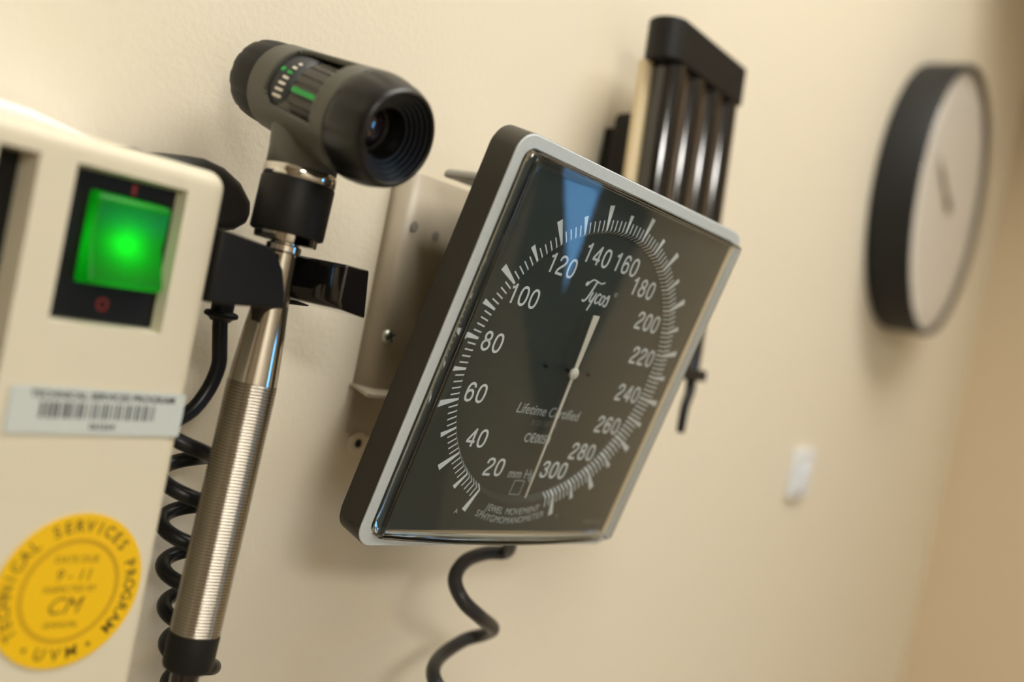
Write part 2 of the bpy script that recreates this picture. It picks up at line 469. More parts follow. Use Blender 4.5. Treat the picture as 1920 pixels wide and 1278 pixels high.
text_into(st, '9 - 11', 0.0052, T(0, 0.0048, 0.0003), 2, shear=0.2)
text_into(st, 'INSPECTED BY', 0.0027, T(0, 0.0005, 0.0003), 2)
text_into(st, 'CM', 0.0075, T(-0.001, -0.0048, 0.0003), 2, shear=0.3)
text_into(st, 'ANNUAL', 0.0028, T(-0.0005, -0.0105, 0.0003), 2)
st.transform(T(0.1762, YF - 0.0002, 1.3910) @ FRONT @ RZ(math.radians(-3)))
bxp('inspection_sticker', st, [M['yellow'], M['yellowring'], M['yellowink']])['label'] = 'round yellow inspection sticker'
# fork cradle on the right side
ck = bmesh.new()
prism(ck, [(0.2062, 1.5090), (0.2085, 1.5084), (0.2290, 1.5062), (0.2345, 1.4995), (0.2372, 1.4920), (0.2385, 1.4860), (0.2125, 1.4842), (0.2062, 1.4842)], YF, -0.027, 'Y')
prism(ck, [(0.2062, 1.5075), (0.276, 1.5055), (0.279, 1.487), (0.2062, 1.4842)], -0.029, -0.022, 'Y')
cr = bxp('cradle', ck, M['black'], bevel=(0.0012, 3), smooth=40)
ck = bmesh.new()
NA = 10
def armrow(y):                       # right arm: inner face hollowed towards the handle
    t = (y - YF) / 0.032
    xin = 0.2635 - 0.0075 * math.sin(min(1, max(0, t)) * PI * 0.5)
    return [(xin + 0.0004, 1.5062), (0.2762, 1.5058), (0.2788, 1.4873), (xin + 0.0018, 1.4892), (xin, 1.492)]
prev = None; rows = []
for k in range(NA + 1):
    y = YF + 0.032 * k / NA
    rows.append([ck.verts.new((u, y, v)) for u, v in armrow(y)])
for k in range(NA):
    for i in range(5):
        ck.faces.new((rows[k][i], rows[k][(i + 1) % 5], rows[k + 1][(i + 1) % 5], rows[k + 1][i]))
ck.faces.new(rows[0]); ck.faces.new(rows[-1][::-1])
bxp('cradle_arm', ck, M['blackgloss'], bevel=(0.0009, 3), smooth=35)
# cover strip and dark rest showing above the top of the unit
cv = bmesh.new()
top = [(0.095, 1.5275), (0.118, 1.5312), (0.134, 1.5318), (0.1434, 1.5319), (0.1531, 1.5316), (0.1618, 1.5303), (0.1709, 1.5291), (0.1823, 1.5280), (0.190, 1.5262)]
prism(cv, top + [(x_, z_ - 0.0062) for x_, z_ in top[::-1]], -0.030, -0.004, 'Y')
bxp('top_cover', cv, M['cover'], bevel=(0.0016, 4), smooth=45)['label'] = 'glossy white top cover'
pd = bmesh.new()
pl = [(0.184, 1.5240), (0.1912, 1.5303), (0.1985, 1.5298), (0.2047, 1.5305), (0.2131, 1.5322), (0.2209, 1.533), (0.2294, 1.5319), (0.2376, 1.5283), (0.2436, 1.5224), (0.2450, 1.5172), (0.2434, 1.5135), (0.2388, 1.5102), (0.230, 1.508), (0.212, 1.507), (0.184, 1.507)]
prism(pd, pl, -0.026, -0.004, 'Y')
bxp('rubber_rest', pd, M['rubber'], bevel=(0.004, 5), smooth=60)['label'] = 'dark rounded rubber rest'

# ------------------------------------------------------------------ otoscope
hb = Vector((0.2353, -0.05, 1.365)); ht = Vector((0.2420, -0.05, 1.5335)); ha = (ht - hb).normalized()
hx = Vector((1, 0, 0)); hx = (hx - ha * hx.dot(ha)).normalized(); hy = ha.cross(hx)
HM = frame(hb, hx, hy, ha)          # z up the handle, x along the wall, -y towards the viewer side
ot = empty('otoscope', 'otoscope with ribbed steel handle and black eyepiece hanging in a cradle', 'otoscope', mtx=HM)
def otp(name, bm, m, smooth=None, bevel=None, parent=ot): return finish(name, bm, m, parent, smooth, bevel)
# grip with fine rings
prof = [(0.0086, 0.0005)]; z = 0.001; NR = 80; zt = 0.0925
for i in range(NR):
    z0 = 0.001 + (zt - 0.001) * i / NR; dz = (zt - 0.001) / NR
    rr = 0.0089 + 0.0001 * 0
    prof += [(rr - 0.00030, z0), (rr - 0.00002, z0 + dz * 0.2), (rr + 0.00008, z0 + dz * 0.4), (rr + 0.00008, z0 + dz * 0.6), (rr - 0.00002, z0 + dz * 0.8), (rr - 0.00030, z0 + dz * 0.999)]
bm = bmesh.new(); lathe(bm, prof, 64); otp('grip', bm, M['grip'], smooth=50)
bm = bmesh.new()
lathe(bm, [(0.0087, 0.0926), (0.00865, 0.094), (0.0083, 0.100), (0.0076, 0.110), (0.0066, 0.120), (0.0058, 0.129), (0.0054, 0.137), (0.0052, 0.1405), (0.0064, 0.1412), (0.0064, 0.1432), (0.0052, 0.1438), (0.0052, 0.1448)], 56)
otp('neck', bm, M['chrome'], smooth=40)
bm = bmesh.new()
lathe(bm, [(0.0052, 0.1440), (0.0112, 0.1442), (0.0114, 0.1447), (0.0114, 0.1485)], 56, skip=lambda z_, a: z_ > 0.1441 and abs(((a - math.radians(262) + PI) % (2 * PI)) - PI) < 0.3)
otp('lock_ring', bm, M['chrome'], smooth=40)
bm = bmesh.new()
lathe(bm, [(0.0122, 0.1470), (0.0131, 0.1474), (0.0133, 0.1482), (0.0133, 0.1660), (0.0129, 0.1668), (0.0120, 0.1669)], 64)
otp('collar', bm, M['black'], smooth=40)
bm = bmesh.new()
lathe(bm, [(0.0129, 0.1668), (0.0132, 0.1672), (0.0132, 0.1704), (0.0129, 0.1708)], 64)
otp('collar_ring', bm, M['chrome'], smooth=40)['label'] = 'shiny chrome ring'
bm = bmesh.new()
lathe(bm, [(0.0080, -0.0124), (0.0086, -0.0118), (0.0090, -0.0105), (0.0091, 0.0), (0.0089, 0.0010)], 56)
otp('end_cap', bm, M['black'], smooth=40)
bm = bmesh.new()
lathe(bm, [(0.0036, -0.040), (0.0046, -0.036), (0.0050, -0.020), (0.0052, -0.0125)], 40)
otp('strain_relief', bm, M['blackgloss'], smooth=40)
# head: own axis t from rear (by the wall) to the eyepiece
pr = HM.inverted() @ Vector((0.242, -0.0136, 1.5700)); pf = HM.inverted() @ Vector((0.242, -0.0928, 1.5502))
ta = (pf - pr).normalized(); tx = Vector((1, 0, 0)); tx = (tx - ta * tx.dot(ta)).normalized(); ty = ta.cross(tx)
AX = frame(pr, tx, ty, ta)          # a=0 -> +x (away from viewer's left); window faces a=180 deg
def adiff(a, b): return abs(((a - b + PI) % (2 * PI)) - PI)
WC = math.radians(158)              # window centre angle
bm = bmesh.new()
rear = [(0.0095, 0.0028), (0.0120, 0.0031), (0.0136, 0.0042), (0.0146, 0.006), (0.0152, 0.010), (0.0157, 0.0180), (0.0155, 0.0190)]
lathe(bm, rear, 72, AX, wob=lambda a, k: 1.0 - (0.022 if (math.degrees(a) % 30) < 5.1 else 0.0))
otp('rear_cap', bm, M['black'], smooth=40)
bm = bmesh.new()
def rb(t): return 0.0161 + 0.0033 * max(0, (t - 0.019) / 0.048) ** 1.1
def inwin(z_, a):
    dt = (z_ - 0.0438) / 0.0146; da = adiff(a, WC) / math.radians(48)
    if abs(dt) >= 1 or da >= 1: return False
    if dt < -0.5 and da > 0.5: return math.hypot((dt + 0.5) / 0.5, (da - 0.5) / 0.5) < 1
    return True
zz = [0.0190 + (0.0668 - 0.0190) * i / 54 for i in range(55)]
lathe(bm, [(rb(0.0190) - 0.0009, 0.0187)] + [(rb(z_), z_) for z_ in zz] + [(rb(0.0668) - 0.0012, 0.0671)], 144, AX, skip=inwin)
o = otp('head_body', bm, M['olive'], smooth=50)
so = o.modifiers.new('solid', 'SOLIDIFY'); so.thickness = 0.0019; so.offset = -1
so.use_even_offset = False
bv = o.modifiers.new('bevel', 'BEVEL'); bv.width = 0.0004; bv.segments = 2; bv.limit_method = 'ANGLE'; bv.angle_limit = math.radians(50)
# saddle neck joining head to collar
bm = bmesh.new()
lathe(bm, [(0.0122, 0.1706), (0.0127, 0.1712), (0.0128, 0.177), (0.0133, 0.182), (0.0144, 0.187), (0.0150, 0.190), (0.0130, 0.196)], 64)
otp('head_neck', bm, M['olive'], smooth=40)
# scale panel (left part of the window) and focus wheel
bm = bmesh.new()
NSEG = 40; a0, a1 = WC - math.radians(64), WC + math.radians(64)
rowsA = []
for z_, r_ in ((0.0265, 0.0150), (0.0300, 0.0149), (0.0380, 0.0146), (0.0390, 0.0130)):
    rowsA.append([bm.verts.new(AX @ Vector((r_ * math.cos(a0 + (a1 - a0) * i / NSEG), r_ * math.sin(a0 + (a1 - a0) * i / NSEG), z_))) for i in range(NSEG + 1)])
for k in range(3):
    for i in range(NSEG): bm.faces.new((rowsA[k][i], rowsA[k][i + 1], rowsA[k + 1][i + 1], rowsA[k + 1][i]))
sp_ = otp('scale_panel', bm, M['scale'], smooth=60)
bm = bmesh.new(); gm = bmesh.new()
def on_cyl(bmx, r, a, t0, t1, wd, th=0.0003):
    c = Vector((math.cos(a), math.sin(a), 0)); s = Vector((-math.sin(a), math.cos(a), 0))
    fm = AX @ frame(c * r, s, (0, 0, 1), c)
    tb = bmesh.new(); prism(tb, rrect(wd, t1 - t0, min(wd, t1 - t0) * 0.45, 4, 0, (t0 + t1) / 2), -th, th)
    tb.transform(fm)
    vm = {v: bmx.verts.new(v.co) for v in tb.verts}
    for f in tb.faces: bmx.faces.new([vm[v] for v in f.verts])
    tb.free()
marks = [(193, 0.0326, 0.0372), (184, 0.0332, 0.0372), (175, 0.0338, 0.0373), (166, 0.0344, 0.0373), (148, 0.0352, 0.0374), (139, 0.0360, 0.0375)]
for ka, t0, t1 in marks: on_cyl(bm, 0.0148, math.radians(ka), t0, t1, 0.00105)
otp('scale_marks', bm, M['mark'], parent=sp_)
on_cyl(gm, 0.0148, math.radians(157), 0.0348, 0.0373, 0.0012)
on_cyl(gm, 0.0150, math.radians(156), 0.0312, 0.0330, 0.0018)
otp('zero_marks', gm, M['green'], parent=sp_)
bm = bmesh.new()
lathe(bm, [(0.0095, 0.0402), (0.0142, 0.0404), (0.0145, 0.0409), (0.0145, 0.0590), (0.0142, 0.0594), (0.0095, 0.0595)], 144, AX, wob=lambda a, k: 1.0 - (0.035 if (math.degrees(a) % 15) < 5 else 0.0))
fw = otp('focus_wheel', bm, M['wheel'], smooth=30)
gm = bmesh.new(); on_cyl(gm, 0.01465, math.radians(176), 0.0415, 0.0575, 0.0019, 0.0004)
otp('green_index', gm, M['green'], parent=fw)
# eyepiece with stepped cone and lens
bm = bmesh.new()
ey = [(0.0150, 0.0670), (0.0189, 0.0672), (0.0195, 0.0680), (0.0196, 0.0700), (0.0194, 0.0735), (0.0188, 0.0770), (0.0181, 0.0797), (0.0175, 0.0814), (0.0169, 0.0828), (0.0162, 0.0836), (0.0155, 0.0838), (0.0150, 0.0834)]
lathe(bm, ey, 72, AX, cap1=False, wob=lambda a, k: 1.0 - (0.03 if (2 <= k <= 6 and (math.degrees(a) % 40) < 5.1) else 0.0))
r_, t_ = 0.0150, 0.0834; cone = [(r_, t_)]
for i in range(5):
    cone += [(r_ - 0.0003, t_ - 0.0012), (r_ - 0.0012, t_ - 0.0013)]; r_ -= 0.0012; t_ -= 0.0013
cone += [(0.0084, 0.0745), (0.0082, 0.0690), (0.0070, 0.0685), (0.0068, 0.0672)]
lathe(bm, cone, 72, AX, cap0=False, cap1=True)
ep = otp('eyepiece', bm, mat('eyepiece_black', (0.0065, 0.006, 0.0055), 0.34, bump=(1500, 0.05, 0.0003, 2), spec=0.45), smooth=35)
bm = bmesh.new()
lathe(bm, [(0.0066, 0.0678), (0.0060, 0.0692), (0.0045, 0.0702), (0.0022, 0.0708), (0.0003, 0.0709)], 40, AX)
otp('lens', bm, mat('lens_glass', (0.02, 0.012, 0.02), 0.05, spec=1.0, coat=1.0), smooth=60, parent=ep)
bm = bmesh.new()
lathe(bm, [(0.0081, 0.0716), (0.0077, 0.0722), (0.0072, 0.0714)], 48, AX, cap0=False, cap1=False, skip=lambda z_, a: (math.degrees(a) % 72) < 34)
otp('lens_ring', bm, M['blackgloss'], smooth=60, parent=ep)

# ------------------------------------------------------------------ otoscope cord: grommet, loop, coil, up to the handle
OI = HM.inverted()
pts = [(0.2390, -0.025, 1.4835), (0.2395, -0.025, 1.476), (0.2420, -0.0245, 1.466), (0.2435, -0.0240, 1.459), (0.2420, -0.0230, 1.450), (0.2370, -0.0225, 1.4415), (0.2300, -0.0220, 1.4365)]
path = [Vector(p) for p in pts]
PITCH = 0.0168; ncoil = 9; cz0 = 1.4330
for k in range(int(ncoil * 12) + 1):
    a = k / 12 * 2 * PI
    zc = cz0 - PITCH * (k / 12) * (1.20 - 0.16 * min(1, k / 60))
    xc = 0.2355 + (1.433 - zc) * 0.26
    rr = 0.0092
    path.append(Vector((xc - rr * math.cos(a), -0.0215 - rr * math.sin(a) * 1.0, zc)))
e_ = path[-1]
path += [e_ + Vector((0.004, -0.006, -0.010)), Vector((0.262, -0.040, e_.z - 0.018)), Vector((0.245, -0.048, e_.z - 0.012)), Vector((0.236, -0.050, e_.z + 0.012)), hb - ha * 0.060, hb - ha * 0.038]
bm = bmesh.new(); tube(bm, crom(path, 3), 0.0029, 14)
cbl = finish('coiled_cord', bm, M['cord'], ot, smooth=180, mtx=OI)
cbl['label'] = 'black coiled cord'
bm = bmesh.new()
lathe(bm, [(0.0036, 1.4760), (0.0044, 1.4770), (0.0062, 1.4778), (0.0064, 1.4788), (0.0058, 1.4796), (0.0042, 1.4800), (0.0042, 1.4855)], 32, T(0.2390, -0.0255, 0))
finish('grommet', bm, M['black'], cbl, smooth=45, mtx=OI)

# ------------------------------------------------------------------ wall gauge
GX = Vector((0.9948396820433184, -0.09440728365284978, -0.03716546548782046))
GD = Vector((-0.014468956151879472, 0.230553453650504, -0.9729520822309916))
GI = Vector((0.1004223896326017, 0.9684690856205819, 0.22799774967617317))
GC = Vector((0.368095272208857, -0.10134047655303671, 1.4807051805768194))
GM = frame(GC, GX, -GD, -GI)       # x right, y up, z towards the viewer
ga = empty('blood_pressure_gauge', 'large square wall gauge with dark dial and white numerals on bracket', 'blood pressure gauge', mtx=GM)
def gp(name, bm, m, smooth=None, bevel=None, parent=ga): return finish(name, bm, m, parent, smooth, bevel)
S = 0.17
bm = bmesh.new(); OUT = rrect(S, S, 0.0085, 10); INN = rrect(S - 0.0104, S - 0.0104, 0.0052, 10)
ring_prism(bm, OUT, INN, -0.0135, -0.0009)
prism(bm, rrect(S - 0.002, S - 0.002, 0.0085, 10), -0.0150, -0.0110)
gp('case', bm, M['case'], smooth=40)
bm = bmesh.new(); ring_prism(bm, rrect(S - 0.0003, S - 0.0003, 0.0084, 10), INN, -0.0009, 0.0)
gp('bezel', bm, M['bezel'], smooth=40, bevel=(0.0004, 2))['label'] = 'light grey metal front rim'
# dial: flat plate, bevel, recessed disc, printed scale
ZT, ZD = -0.0006, -0.0034
ANG = {20: -155.4, 40: -131.4, 60: -108, 80: -85, 100: -62.2, 120: -38.4, 140: -15.1, 160: 8.2, 180: 31, 200: 53, 220: 74.6, 240: 95.2, 260: 115.6, 280: 136.2, 300: 157.1, 320: 178.2}
def ang(m):
    b = 20 * int(m // 20); t = (m - b) / 20
    return ANG[b] + (ANG[b + 20] - ANG[b]) * t if t else ANG[b]
bm = bmesh.new(); R0, R1, NB = 0.0620, 0.0646, 144
sq = []
for i in range(NB):
    a = 2 * PI * i / NB; c, s = math.cos(a), math.sin(a); k = (S / 2 - 0.0051) / max(abs(c), abs(s)); sq.append((k * c, k * s))
# keep corners
L0 = [bm.verts.new((u, v, ZT)) for u, v in sq]
L1 = [bm.verts.new((R1 * math.cos(2 * PI * i / NB), R1 * math.sin(2 * PI * i / NB), ZT)) for i in range(NB)]
L1b = [bm.verts.new(((R1 - 0.0006) * math.cos(2 * PI * i / NB), (R1 - 0.0006) * math.sin(2 * PI * i / NB), ZT - 0.0003)) for i in range(NB)]
L2 = [bm.verts.new((R0 * math.cos(2 * PI * i / NB), R0 * math.sin(2 * PI * i / NB), ZD)) for i in range(NB)]
for A, B in ((L0, L1), (L1, L1b), (L1b, L2)):
    for i in range(NB): bm.faces.new((A[i], A[(i + 1) % NB], B[(i + 1) % NB], B[i]))
bm.faces.new(L2)
E_ = 0.00012
def surf(r):
    if r >= R1: return ZT + E_
    if r >= R1 - 0.0006: return ZT + E_ - 0.0003 * (R1 - r) / 0.0006
    return ZT + E_ - 0.0003 + (ZD - ZT + 0.0003) * (R1 - 0.0006 - r) / (R1 - 0.0006 - R0)
def tick(m, ro, w0, w1):
    a = math.radians(ang(m)); c = Vector((math.sin(a), math.cos(a), 0)); s = Vector((math.cos(a), -math.sin(a), 0))
    rs = [0.0624, R1 - 0.0006, R1, R1 + 0.0035, ro]
    ws = [w0, w0, w0, w0 + (w1 - w0) * 0.35, w1]
    pv = None
    for r_, w_ in zip(rs, ws):
        cur = (bm.verts.new(c * r_ - s * w_ / 2 + Vector((0, 0, surf(r_)))), bm.verts.new(c * r_ + s * w_ / 2 + Vector((0, 0, surf(r_)))))
        if pv:
            f = bm.faces.new((pv[0], pv[1], cur[1], cur[0])); f.material_index = 1
        pv = cur
for m_ in range(20, 306, 2):
    if m_ % 20 == 0: tick(m_, 0.0752, 0.0010, 0.0030)
    elif m_ % 10 == 0: tick(m_, 0.0722, 0.0010, 0.0023)
    else: tick(m_, 0.0690, 0.00062, 0.00062)
NUMA = {20: -158.0, 40: -133.8, 60: -109, 80: -84.8, 100: -60.5, 120: -36.2, 140: -13.2, 160: 10.2, 180: 32.4, 200: 55.0, 220: 74.8, 240: 95.7, 260: 115.3, 280: 135.3, 300: 155.6}
ZN = ZD + 0.00008
def ell(cx, cy, rx, ry, e=1.0, n=40):
    o_ = []
    for i in range(n + 1):
        a = 2 * PI * i / n; c_, s_ = math.cos(a), math.sin(a)
        o_.append((cx + rx * math.copysign(abs(c_) ** e, c_), cy + ry * math.copysign(abs(s_) ** e, s_)))
    return o_
def smooth(pts): return [(p.x, p.y) for p in crom([(x_, y_, 0) for x_, y_ in pts], 6)]
GLY = {
 '0': [ell(.27, .5, .215, .447, .82)],
 '1': [[(.335, 0), (.335, 1.0)], smooth([(.115, .775), (.21, .795), (.285, .86), (.318, .955)])],
 '2': [smooth([(.07, .68), (.085, .82), (.16, .925), (.28, .95), (.40, .91), (.465, .80), (.455, .67), (.38, .54), (.24, .40), (.12, .27), (.07, .15), (.058, .053)]), [(.01, .053), (.485, .053)]],
 '3': [smooth([(.065, .71), (.09, .84), (.17, .93), (.27, .95), (.38, .92), (.44, .82), (.43, .68), (.37, .58), (.22, .535)]), smooth([(.22, .535), (.37, .50), (.455, .40), (.465, .25), (.40, .11), (.27, .05), (.15, .08), (.08, .17), (.055, .30)])],
 '4': [[(.405, .97), (.05, .30)], [(.02, .275), (.53, .275)], [(.395, 0), (.395, 1.0)]],
 '6': [smooth([(.45, .75), (.42, .87), (.34, .94), (.26, .95), (.15, .89), (.085, .74), (.065, .50), (.075, .28), (.14, .10), (.27, .05), (.39, .09), (.46, .22), (.465, .34), (.43, .50), (.33, .585), (.24, .58), (.14, .52), (.078, .38)])],
 '8': [ell(.27, .742, .172, .207), ell(.27, .293, .208, .242)],
}
def ribbon(pts, wd, mtx):
    P = [Vector((x_, y_, 0)) for x_, y_ in pts]; pv = None; closed = (P[0] - P[-1]).length < 1e-6
    for i, p in enumerate(P):
        a_ = P[i - 1] if i else (P[-2] if closed else P[0]); b_ = P[i + 1] if i < len(P) - 1 else (P[1] if closed else P[-1])
        d_ = (b_ - a_).normalized(); nr = Vector((-d_.y, d_.x, 0)) * wd / 2
        cur = (bm.verts.new(mtx @ (p + nr)), bm.verts.new(mtx @ (p - nr)))
        if pv:
            f = bm.faces.new((pv[0], pv[1], cur[1], cur[0])); f.material_index = 1
        pv = cur
DH, DA, DW = 0.0083, 0.0066, 1.18
for m_, a_ in NUMA.items():
    a = math.radians(a_); r_ = 0.0526; st_ = str(m_)
    for k_, ch in enumerate(st_):
        x_ = (k_ - (len(st_) - 1) / 2) * DA
        gx = r_ * math.sin(a) + x_ - 0.27 * DH * DW; gy = r_ * math.cos(a) - DH / 2
        for q_ in GLY[ch]:
            ribbon([(u_ * DH * DW, v_ * DH) for u_, v_ in q_], 0.00112, T(gx, gy, ZN))
text_into(bm, 'Lifetime Certified', 0.0068, T(0.0006, -0.0207, ZN), 2, sx=0.92, shear=0.12)
text_into(bm, '010158706', 0.0040, T(0.0008, -0.0264, ZN), 3, sx=0.85, space=1.2)
text_into(bm, 'C\u20ac0050', 0.0060, T(0.0004, -0.0338, ZN), 2, sx=0.9, bold=0.0001)
text_into(bm, 'mm Hg', 0.0066, T(0.0000, -0.0512, ZN), 2, sx=0.92)
ring_prism(bm, rrect(0.0072, 0.0072, 0.0003, 2, 0.0008, -0.0578), rrect(0.0065, 0.0065, 0.0002, 2, 0.0008, -0.0578), ZN - 0.00004, ZN + 0.00004, 2)
LW = {'W': 1.38, 'M': 1.28, 'I': 0.45, 'J': 0.62, 'L': 0.80, 'E': 0.84, 'S': 0.86, 'P': 0.9, 'T': 0.9, ' ': 0.6, 'O': 1.14, 'G': 1.1, 'N': 1.1, 'H': 1.06}
def arc_text(s, r, step, size, mi, a_c=180.0, sx=0.92):
    tot = sum(LW.get(ch, 1.0) for ch in s) * step; a = a_c + tot / 2
    for ch in s:
        w_ = LW.get(ch, 1.0) * step; an = math.radians(a - w_ / 2); a -= w_
        if ch != ' ':
            text_into(bm, ch, size, T(r * math.sin(an), r * math.cos(an), ZT + E_) @ RZ(-an + PI), mi, sx=sx)
arc_text('JEWEL MOVEMENT', 0.0685, 2.3, 0.0046, 2, 179.5)
arc_text('SPHYGMOMANOMETER', 0.0729, 2.25, 0.0046, 2, 179.5)
text_into(bm, 'MADE IN U.S.A.', 0.0028, T(0.0655, -0.0725, ZT + E_), 3, sx=0.8)
text_into(bm, 'A', 0.0032, T(-0.0355, -0.0690, ZT + E_), 2)
text_into(bm, '\u00ae', 0.0032, T(0.0345, -0.0700, ZT + E_), 3)
# script lettering on the upper disc, drawn as pen strokes
def pen(pts, w0):
    P = crom([Vector((x_ * 0.001, y_ * 0.001, 0)) for x_, y_ in pts], 6); pv = None
    for i, p in enumerate(P):
        d_ = (P[min(i + 1, len(P) - 1)] - P[max(i - 1, 0)]).normalized(); nrm = Vector((-d_.y, d_.x, 0))
        wv = w0 * (0.7 + 0.5 * abs(d_.y)) / 2
        cur = (bm.verts.new(p + nrm * wv + Vector((0, 0, ZN))), bm.verts.new(p - nrm * wv + Vector((0, 0, ZN))))
        if pv:
            f = bm.faces.new((pv[0], pv[1], cur[1], cur[0])); f.material_index = 1
        pv = cur
ox, oy = -1.2, 34.6
def pp(l): return [(x_ * 1.14 + ox, y_ * 1.14 + oy) for x_, y_ in l]
pen(pp([(-8.2, 4.4), (-9.0, 3.4), (-8.4, 2.9), (-7.4, 4.2), (-5.6, 5.6), (-3.0, 5.4), (-0.6, 5.1), (1.6, 5.9)]), 0.0008)      # T bar
pen(pp([(-3.2, 5.2), (-4.0, 2.2), (-5.2, -1.6), (-6.6, -3.1), (-7.8, -2.7)]), 0.00095)                                   # T stem
pen(pp([(-3.0, 1.2), (-3.5, -1.2), (-3.0, -2.6), (-1.9, -1.9), (-0.9, 1.2), (-1.5, -2.0), (-2.6, -6.2)]), 0.0008)         # y
pen(pp([(2.4, 0.7), (1.3, 1.2), (0.2, 0.0), (0.0, -1.8), (0.9, -2.7), (2.2, -1.8)]), 0.0008)                             # c
pen(pp([(4.6, 1.0), (3.4, 0.6), (2.8, -1.2), (3.5, -2.7), (4.8, -2.0), (5.2, -0.2), (4.6, 1.0), (5.2, 0.4), (6.4, 0.6)]), 0.0008)   # o
pen(pp([(6.2, 0.0), (7.2, 1.6), (7.6, -0.6), (7.4, -2.4), (6.4, -2.9), (5.8, -2.2)]), 0.0008)                            # s
text_into(bm, '\u00ae', 0.0030, T(0.0112, 0.0376, ZN), 2)
gp('dial_face', bm, [M['dial'], M['dialmark'], M['dialgrey'], M['dialfaint']], smooth=20)
for sx_ in (-1, 1):
    bm = bmesh.new(); lathe(bm, [(0.0009, ZD), (0.0009, ZD + 0.0014), (0.0006, ZD + 0.0019)], 16, T(0.0155 * sx_, 0, 0))
    gp('stop_pin', bm, M['black'], smooth=40)
# needle
ZNE = 0.0010
bm = bmesh.new()
tipd = Vector((3.6, -60.6, 0)).normalized(); side = Vector((tipd.y, -tipd.x, 0))
def npnt(l, s_): p = tipd * l + side * s_; return (p.x, p.y)
prism(bm, [npnt(-0.0272, -0.0021), npnt(-0.0272, 0.0021), npnt(0.0, 0.0011), npnt(0.004, 0.0009), npnt(0.0606, 0.00036), npnt(0.0606, -0.00036), npnt(0.004, -0.0009), npnt(0.0, -0.0011)], ZNE - 0.0002, ZNE + 0.0002)
nd = gp('needle', bm, M['needle'])
bm = bmesh.new(); lathe(bm, [(0.0026, ZNE - 0.0006), (0.0027, ZNE + 0.0005), (0.0021, ZNE + 0.0011), (0.0011, ZNE + 0.0012), (0.0010, ZNE + 0.0014)], 32)
gp('hub', bm, M['needle'], smooth=40, parent=nd)
bm = bmesh.new(); lathe(bm, [(0.0010, ZD), (0.0010, ZNE - 0.0006)], 16); gp('shaft', bm, M['black'], smooth=40, parent=nd)
# crystal: clear cover bowed across its width
bm = bmesh.new(); HXC, HYC = 0.0786, 0.0793
def cz(x_, y_): return 0.0055 + 0.0070 * (1 - (x_ / HXC) ** 2) * (1 - 0.25 * (y_ / HYC) ** 2)
NX = 40; grid = []
def rc(h, n=NX): return [-h + 2 * h * i / n for i in range(n + 1)]
INSET = 0.0013
xs_, ys_ = rc(HXC - INSET), rc(HYC - INSET)
G = [[bm.verts.new((x_, y_, cz(x_, y_))) for x_ in xs_] for y_ in ys_]
for j in range(NX):
    for i in range(NX): bm.faces.new((G[j][i], G[j][i + 1], G[j + 1][i + 1], G[j + 1][i]))
loop = [G[0][i] for i in range(NX)] + [G[j][NX] for j in range(NX)] + [G[NX][i] for i in range(NX, 0, -1)] + [G[j][0] for j in range(NX, 0, -1)]
prev = loop
for k in range(1, 8):
    if k <= 6:
        an = math.radians(90 * k / 6); off = INSET * math.sin(an); dz = INSET * (1 - math.cos(an))
    cur = []
    for v in loop:
        x_, y_ = v.co.x, v.co.y
        nx = x_ / (HXC - INSET); ny = y_ / (HYC - INSET)
        ux = off * (1 if nx > 0.999 else -1 if nx < -0.999 else 0); uy = off * (1 if ny > 0.999 else -1 if ny < -0.999 else 0)
        if ux and uy: ux *= 0.72; uy *= 0.72
        z_ = (v.co.z - dz) if k <= 6 else -0.0003
        cur.append(bm.verts.new((x_ + ux, y_ + uy, z_)))
    n = len(loop)
    for i in range(n):
        f = bm.faces.new((prev[i], prev[(i + 1) % n], cur[(i + 1) % n], cur[i])); f.material_index = 1
    prev = cur
o = gp('crystal', bm, [M['crystal'], M['edge']], smooth=60); o['label'] = 'clear bowed plastic cover'
so = o.modifiers.new('solid', 'SOLIDIFY'); so.thickness = 0.0018; so.offset = -1
# hose spigot under the case
bm = bmesh.new(); lathe(bm, [(0.0042, -0.092), (0.0042, -0.080)], 24, T(0.045, 0, -0.0075) @ RX(-PI / 2))
GMI = GM.inverted()
# bracket on the wall (world coordinates brought into the gauge frame)
bm = bmesh.new()
XL = 0.3415
# plate with a rolled left edge
secs = [(XL, -0.0004), (XL + 0.0001, -0.006), (XL + 0.0006, -0.0088), (XL + 0.0016, -0.0106), (XL + 0.0032, -0.0117), (XL + 0.0055, -0.0122), (0.438, -0.0122)]
zb, ztp = 1.4536, 1.5560
prev = None
for x_, y_ in secs:
    cur = (bm.verts.new((x_, y_, zb)), bm.verts.new((x_, y_, ztp)))
    if prev: bm.faces.new((prev[0], cur[0], cur[1], prev[1]))
    prev = cur
tb = bmesh.new()
brk = gp('bracket', bm, M['bracket'], smooth=60)
brk.data.transform(GMI)
so = brk.modifiers.new('solid', 'SOLIDIFY'); so.thickness = 0.0016; so.offset = 0
def bp(name, bm, m, smooth=None, bevel=None): return finish(name, bm, m, brk, smooth, bevel, GMI)
bm = bmesh.new(); prism(bm, [(0.3385, -0.0006), (0.3385, -0.004), (0.3225, -0.0280), (0.3235, -0.0295), (0.438, -0.0295), (0.438, -0.0006)], zb - 0.0018, zb, 'Z')
bp('ledge', bm, M['bracket'], bevel=(0.0003, 2))
bm = bmesh.new()
prism(bm, [(XL + 0.0005, zb - 0.0015), (XL + 0.0008, 1.4300), (XL + 0.004, 1.4285), (0.40, 1.4285), (0.40, zb - 0.0015)], -0.0018, -0.0003, 'Y')
bp('foot_tab', bm, M['bracket'], bevel=(0.0004, 2))
